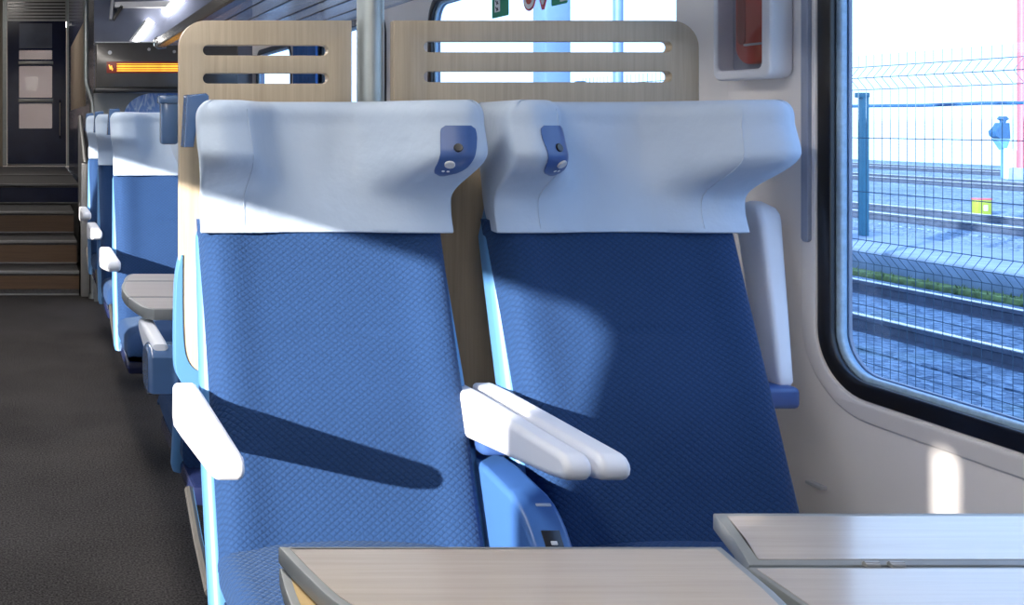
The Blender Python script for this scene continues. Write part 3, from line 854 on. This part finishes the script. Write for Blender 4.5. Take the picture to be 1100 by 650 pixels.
# room seen beyond the door
bm = bmesh.new(); box(bm, -1.2, 1.5, 15.0, 15.05, .4, 2.9); struct('wall_beyond', bm, 'wall', sm=False)
bm = bmesh.new(); box(bm, -1.2, 1.5, Y_D + .05, 15.0, 2.5, 2.54); box(bm, -1.2, 1.5, Y_D + .05, 15.0, .60, .64); box(bm, -1.25, -1.2, Y_D + .05, 15.05, .60, 2.54); box(bm, 1.5, 1.55, Y_D + .05, 15.05, .60, 2.54)
struct('ceiling_beyond', bm, 'wall', sm=False)
for i, (x, y) in enumerate(((.35, 13.6),)):
    t = thing('ceiling_fill_lamp', 'unseen lamp added to light the room beyond the end door', 'lamp', (x, y, 2.47))  # added out of view to brighten the room behind the door
    obj('added_glow', bx(-.25, .25, -.3, .3, .0, .02, bev=.004), 'lamp', t)
t = thing('ceiling_fill_lamp', 'unseen lamp added above the stairs landing to brighten the end of the aisle', 'lamp', (-.4, 9.5, 2.83))  # extra lamp out of view, lifts the dark vestibule
obj('added_glow', bx(-.25, .25, -.4, .4, .0, .02, bev=.004), 'lamp', t)
tag(obj('ceiling_spot', bx(.02, .08, 14.3, 14.4, 2.49, 2.4995, bev=.003), 'lamp'), 'small bright ceiling light seen through the end door glass', 'light')

# right-hand wall of the stairwell
bm = bmesh.new(); box(bm, .42, .46, 7.9, 10.9, 1.30, 1.98); struct('wall_stair_upper', bm, 'tan', sm=False)
bm = bmesh.new(); box(bm, .421, .46, 6.68, 11.5, 0, 1.30); box(bm, .421, .46, 6.68, 7.9, 1.30, 2.9); box(bm, .421, .46, 7.9, 10.9, 1.98, 2.9); box(bm, .421, .46, 10.9, 11.5, 1.30, 2.9)
box(bm, .46, 1.5, 11.46, 11.5, 0, 2.9)
struct('wall_stair', bm, 'navy', sm=False)
bm = bmesh.new(); box(bm, -1.25, -1.2, 6.6, 12.0, 0, 2.9); struct('wall_stair_left', bm, 'tan', sm=False)
bm = bmesh.new(); box(bm, -1.25, 1.5, 6.6, 12.04, 2.86, 2.9); struct('ceiling_vestibule', bm, 'slate', sm=False)
struct('wall_header', bx(-XW - .03, XW + .09, 6.56, 6.60, 2.05, 2.9), 'slate', sm=False)
# balustrade beside the steps
t = thing('balustrade', 'grey metal balustrade panel beside the steps, behind the last seats', 'railing', (.330, 6.8, 0))
bm = bmesh.new()
box(bm, -.045, -.020, .05, .08, 0, .91, .004); box(bm, -.045, -.020, .90, .93, 0, 1.02, .004)
obj('post', bx(.0, .06, -.0, .038, 0, .895, bev=.006), 'alu', t)
obj('post', bx(.045, .08, 1.35, 1.39, .49, 1.22, bev=.006), 'alu', t)
bm = tube(bmesh.new(), [(.03, .02, .89), (.06, 1.37, 1.215)], .014, 8); obj('top_rail', bm, 'alu', t)
for k in range(9):
    u = (k + .5) / 9; xx = .03 + .03 * u; yy = .02 + 1.35 * u
    obj('baluster', tube(bmesh.new(), [(xx, yy, .10 + .40 * u), (xx, yy, .885 + .325 * u)], .006, 6), 'alu', t)
bm = tube(bmesh.new(), [(.03, .02, .12), (.06, 1.37, .52)], .012, 8); obj('lower_rail', bm, 'alu', t)
# tall handrail at the stair corner
t = thing('handrail', 'slim grey steel handrail rising at the corner of the stairwell', 'handrail', (0, 0, 0))
def HP(px, py, Y): return (PX(px, Y), Y, PZ(py, Y))
pts = [HP(100, 128, 6.74), HP(99.5, 112, 6.74), HP(97, 102, 6.74), HP(93.5, 92, 6.74), HP(92.5, 80, 6.74), HP(92.5, 40, 6.74), HP(92.5, -30, 6.74)]
pts = [tuple(p) for p in catmull(pts, 4)]
obj('tube', tube(bmesh.new(), [(pts[0][0], pts[0][1], .02)] + pts, .0175, 10), 'steel', t)
obj('collar', tube(bmesh.new(), [(pts[0][0], pts[0][1], 0), (pts[0][0], pts[0][1], .03)], .03, 12), 'steel', t)

# bulkhead behind the last seats with arch, partition and display
YB = 6.62
def BX(px): return PX(px, YB)
def BZ(py): return PZ(py, YB)
arch = [(BX(101), 0), (BX(101), BZ(-8)), (1.52, BZ(-8)), (1.52, BZ(99.0)), (BX(168), BZ(99.5))]
for k in range(9):
    a = PI / 2 + k / 8 * PI / 2
    arch.append((BX(168) + (BX(168) - BX(133)) * math.cos(a), BZ(124) + (BZ(99.5) - BZ(124)) * math.sin(a)))
arch += [(BX(133), 0)]
me_o = plate('wall_bulkhead', [arch], 'y', YB, YB + .05, 'slate'); me_o['kind'] = 'structure'
o = plate('wall_arch', [[(BX(101), .0)] + [(BX(101), BZ(95)), (BX(176), BZ(95)), (BX(168), BZ(99.5))] + arch[5:]], 'y', YB - .012, YB - .001, plain('grey_green_panel', (.21, .21, .20), .3, .1, 6)); o['kind'] = 'structure'
o = plate('wall_partition', [[(BX(126), .0), (BX(126), BZ(93)), (1.43, BZ(93)), (1.43, .0)]], 'y', YB + .052, YB + .07, 'partition'); o['kind'] = 'structure'
# LED display
t = thing('led_display', 'black passenger display with glowing amber text line above the far seats', 'display', (BX(103), 6.40, 0))
dx0 = 0; YD = 6.40
def LX(px): return PX(px, YD) - PX(103, YD)
def LZ(py): return PZ(py, YD)
t.location = (PX(103, YD), YD, 0)
obj('housing', bx(0, LX(256), 0, .16, LZ(94.5), LZ(46), bev=.008, seg=3), 'darkgloss', t)
obj('bottom_lip', bx(-.008, LX(257), -.02, .16, LZ(99.5), LZ(94.6), bev=.004), 'black', t)
obj('top_trim', bx(-.004, LX(257), -.010, .16, LZ(46), LZ(44.8), bev=.002), 'greyplastic', t)
obj('text_window', bx(LX(114.5), LX(252), -.004, .004, LZ(78.5), LZ(66.3), bev=.001), 'darkred', t)
obj('text_line', bx(LX(125.5), LX(250), -.0075, -.0042, LZ(76.7), LZ(68.3)), 'led', t)
# first character, two strokes like an M with a tail
bm = bmesh.new()
for a, c in (((117, 69.5), (118.2, 73.5)), ((118.2, 73.5), (119.6, 70.5)), ((119.6, 70.5), (120.6, 76)), ((117.6, 74), (121.4, 74))):
    tube(bm, [(LX(a[0]), -.007, LZ(a[1])), (LX(c[0]), -.007, LZ(c[1]))], .0035, 6)
obj('character', bm, emis('amber_character', (1, .5, .08), 1.6), t)
for px in (160, 187.2):
    obj('screw', tube(bmesh.new(), [(LX(px), -.003, LZ(53 if px < 170 else 55.5)), (LX(px), .002, LZ(53 if px < 170 else 55.5))], .010, 14), 'alu', t)
for px in (118,): obj('sensor', tube(bmesh.new(), [(LX(px), -.003, LZ(56.5)), (LX(px), .002, LZ(56.5))], .013, 16), 'greyplastic', t)
obj('bracket', bx(LX(140), LX(230), .158, .225, LZ(88), LZ(60)), 'black', t)

# glowing strips and bars imitating luggage rack reflections, above the display
t = thing('rack_reflection_strip', 'slanted glowing strip imitating a luggage rack reflection above the amber display', 'lamp', (0, 6.57, 0))
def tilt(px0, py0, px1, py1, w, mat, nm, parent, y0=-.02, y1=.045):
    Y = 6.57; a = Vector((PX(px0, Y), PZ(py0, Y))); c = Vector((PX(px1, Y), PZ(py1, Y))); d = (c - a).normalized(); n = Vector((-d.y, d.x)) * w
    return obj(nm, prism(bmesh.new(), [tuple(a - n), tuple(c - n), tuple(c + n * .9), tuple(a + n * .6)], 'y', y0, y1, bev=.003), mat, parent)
tilt(145, 44, 162, 22, .026, 'lamp', 'added_glow', t)
tilt(140, 44, 157, 22, .010, 'greyplastic', 'housing', t)  # pale edge of the imitated reflection
t = thing('rack_reflection_bar', 'horizontal white bar and glowing strip imitating rack reflections high on the bulkhead at top left', 'lamp', (0, 6.57, 0))
tilt(123, 4.5, 184, 4.5, .022, 'whitepaint', 'housing', t)  # white bar with a tail, shaped after the reflection
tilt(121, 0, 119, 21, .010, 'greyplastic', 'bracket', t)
tilt(121.5, 21, 131, 6, .012, 'darkgloss', 'reflection_tail', t)
tilt(178, 13, 196, -6, .034, 'lamp', 'added_glow', t)

# ------------------------------------------------------------------ outside
GZ = -.47
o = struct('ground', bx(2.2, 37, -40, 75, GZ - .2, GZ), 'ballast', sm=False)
def track(x, label):
    t = thing('railway_track', label, 'track', (x, 0, GZ), group='parallel railway tracks')
    for s in (-.72, .72):
        pr = [(-.07, 0), (.07, 0), (.07, .015), (.012, .03), (.012, .09), (.035, .10), (.035, .128), (-.035, .128), (-.035, .10), (-.012, .09), (-.012, .03), (-.07, .015)]
        r = obj('rail', prism(bmesh.new(), [(a + s, c) for a, c in pr], 'y', -30, 60), 'railsteel', t)
        obj('rail_head', bx(s - .030, s + .030, -30, 60, .1275, .136, bev=.003), 'railtop', r)
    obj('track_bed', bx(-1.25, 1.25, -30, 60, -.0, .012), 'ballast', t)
track(7.22, 'nearest railway track outside the window')
track(14.9, 'second railway track beyond the concrete trough')
track(24.2, 'third railway track, far outside')
track(30.4, 'furthest railway track near the bright background')
o = obj('cable_trough', bx(9.0, 10.5, -30, 60, GZ, -.20, bev=.02), 'concrete'); tag(o, 'long pale concrete cable trough beyond the nearest track', 'trough')
bm = bmesh.new()
for k in range(900):
    y = random.uniform(6, 18); x = random.uniform(8.80, 8.94); h = random.uniform(.05, .11)
    a = bm.verts.new((x, y, GZ)); c = bm.verts.new((x + random.uniform(-.02, .02), y + random.uniform(.02, .05), GZ)); d = bm.verts.new((x + random.uniform(-.05, .05), y + random.uniform(-.05, .05), GZ + h)); bm.faces.new((a, c, d))
box(bm, 8.80, 8.985, 4, 22, GZ, GZ + .055, .01)
tag(obj('weed_strip', bm, 'weeds'), 'strip of yellow-green weeds along the foot of the concrete trough', 'weeds', kind='stuff')

# mesh fence
t = thing('mesh_fence', 'welded wire mesh fence with horizontal V folds just outside the window', 'fence', (4.4, 5.5, 0))
folds = (1.40, .485, -.35)
def xz():
    pts = [(0, 1.52)]
    for z in folds: pts += [(0, z + .055), (-.045, z), (0, z - .055)]
    pts.append((0, GZ)); return pts
bm = bmesh.new()
y = -2.2
while y < 2.6:
    P = [(x, y, z) for x, z in xz()]
    tube(bm, P, .0019, 4, cap=False); y += .05
for z in [f_ + d for f_ in folds for d in (.06, -.06)] + [1.085, .80, .20, -.10]:
    tube(bm, [(.004, -2.3, z), (.004, 2.6, z)], .0023, 4)
for z in folds: tube(bm, [(-.045, -2.3, z), (-.045, 2.6, z)], .0023, 4)
obj('wire_mesh', bm, 'wire', t, sm=False)
obj('post', bx(-.03, .03, -2.36, -2.30, GZ, 1.50, bev=.004), 'post', t)
obj('post', bx(-.03, .03, 2.61, 2.67, GZ, 1.50, bev=.004), 'post', t)

YPst = 12.27
bm = bx(-.040, .040, -.04, .04, 0, 1.72, bev=.010); o = obj('shaft', bm, 'post')
t = thing('teal_post', 'square teal post with a cap standing on the concrete trough', 'post', (PX(927.5, YPst), YPst, -.20)); o.parent = t
obj('cap', bx(-.075, .045, -.045, .045, 1.67, 1.73, bev=.010), 'post', t)

t = thing('pipe_railing', 'thin blue-grey pipe railing on posts far across the tracks', 'railing', (13.2, 0, GZ))
pts = [(.0 + .01 * math.sin(k * 1.7), 6 + k * .9, 1.90 + .008 * math.sin(k * 2.3)) for k in range(28)]
obj('pipe', tube(bmesh.new(), pts, .025, 8), 'sigblue', t)
for yy in (7.2, 30.0): obj('post', bx(-.03, .03, yy, yy + .06, 0, 1.92), 'sigblue', t)

# yellow marker
Ym = 18.0
t = thing('trackside_marker', 'yellow trackside box with a red top edge beyond the fence', 'marker', (PX(1054.5, Ym), Ym, GZ))
obj('body', bx(-.125, .125, -.06, .06, 0, .27, bev=.01), 'yellow', t)
obj('lid', bx(-.135, .135, -.07, .07, .27, .30, bev=.008), 'redpaint', t)
obj('number_plate', bx(-.02, .05, -.064, -.060, .08, .18), 'greyplastic', t)
# shunting signal
Yg = 30.0
k_ = Yg / 1090
t = thing('shunting_signal', 'blue railway signal head on a slim post beside the red and white mast', 'signal', (PX(1077, Yg), Yg, GZ))
def GX(px): return (px - 1077) * k_
def GH(py): return PZ(py, Yg) - GZ
obj('mast', tube(bmesh.new(), [(0, 0, 0), (0, 0, GH(150))], .045, 10), 'siglight', t)
hd = [(GX(1066), GH(146)), (GX(1065), GH(141)), (GX(1070), GH(136)), (GX(1072), GH(132)), (GX(1081), GH(132)), (GX(1082), GH(149)), (GX(1070), GH(149))]
obj('signal_head', prism(bmesh.new(), hd, 'y', -.12, .12, bev=.03), 'sigblue', t)
obj('lower_hood', prism(bmesh.new(), [(GX(1068), GH(149.3)), (GX(1082), GH(149.3)), (GX(1080), GH(156)), (GX(1078), GH(161)), (GX(1076), GH(161)), (GX(1072), GH(155))], 'y', -.10, .10, bev=.02), 'siglight', t)
obj('lamp_hood', prism(bmesh.new(), [(GX(1073), GH(128)), (GX(1075), GH(125)), (GX(1079), GH(125)), (GX(1082), GH(128)), (GX(1079), GH(129.5)), (GX(1078), GH(132)), (GX(1076), GH(132)), (GX(1076), GH(129.5))], 'y', -.08, .08, bev=.015), 'sigblue', t)
t = thing('striped_mast', 'tall pale red mast at the right edge beyond the fence', 'mast', (PX(1098, 29), 29, GZ))
obj('tube', tube(bmesh.new(), [(0, 0, 0), (0, 0, 7)], .11, 14), 'redpaint', t)
obj('base', bx(-.22, .22, -.2, .2, 0, .35, bev=.03), 'concrete', t)
t = thing('barrier_post', 'short pale red and white barrier between the blue signal and the red mast', 'barrier', (PX(1087, 29.5), 29.5, GZ))
obj('body', bx(-.16, .16, -.1, .1, 0, GH(158) * .97, bev=.03), 'whitepaint', t)
obj('red_band', bx(.02, .162, -.104, .104, .1, .85, bev=.02), 'redpaint', t)
# masts seen through the second window
t = thing('hazy_mast', 'broad mast tinted haze blue outside the second window, seen through the panel slots', 'mast', (PX(592.5, 7.8), 7.8, GZ))
obj('tube', bx(-.10, .10, -.10, .10, 0, 6, bev=.02), 'mast', t)
obj('base', bx(-.2, .2, -.2, .2, 0, .1, bev=.02), 'concrete', t)
t = thing('slim_mast', 'slim mast tinted haze blue outside the second window, right of the broad one', 'mast', (PX(664, 7.0), 7.0, GZ))
obj('tube', tube(bmesh.new(), [(0, 0, 0), (0, 0, 6)], .032, 10), 'mast', t)
obj('base', bx(-.12, .12, -.12, .12, 0, .1, bev=.02), 'concrete', t)

# ------------------------------------------------------------------ camera, light, world
cam = bpy.data.cameras.new('camera'); co = bpy.data.objects.new('camera', cam); COL.objects.link(co)
cam.sensor_width = 36; cam.lens = 36 * 1090 / 1100
cam.shift_x = (550 - 34) / 1100; cam.shift_y = -(325 - 132) / 1100
co.location = (0, 0, 1.165); co.rotation_euler = (PI / 2, 0, 0); cam.clip_start = .02; cam.clip_end = 500
S.camera = co

sun = bpy.data.lights.new('sun', 'SUN'); so = bpy.data.objects.new('sun', sun); COL.objects.link(so)
sun.energy = 20; sun.angle = math.radians(.6); sun.color = (1, .95, .88)
so.rotation_euler = Vector((.43, .32, -.13)).to_track_quat('-Z', 'Y').to_euler()

w = bpy.data.worlds.new('world'); S.world = w; w.use_nodes = True
nt = w.node_tree; bg = nt.nodes['Background']
tc = nt.nodes.new('ShaderNodeTexCoord'); sp = nt.nodes.new('ShaderNodeSeparateXYZ'); nt.links.new(tc.outputs['Generated'], sp.inputs[0])
cr = nt.nodes.new('ShaderNodeValToRGB'); e = cr.color_ramp.elements
e[0].position = .0; e[0].color = (.76, .88, 1, 1); e[1].position = .8; e[1].color = (.40, .60, 1, 1)
nt.links.new(sp.outputs['Z'], cr.inputs['Fac']); nt.links.new(cr.outputs['Color'], bg.inputs['Color'])
bg.inputs['Strength'].default_value = 3.4

S.view_settings.view_transform = 'Standard'; S.view_settings.look = 'None'
S.view_settings.gamma = 1; S.view_settings.exposure = -.35; S.view_settings.use_curve_mapping = False
S.cycles.max_bounces = 8; S.cycles.diffuse_bounces = 5; S.cycles.glossy_bounces = 3; S.cycles.transparent_max_bounces = 12
S.cycles.use_denoising = True
S.cycles.sample_clamp_indirect = 8
S.cycles.caustics_reflective = False; S.cycles.caustics_refractive = False
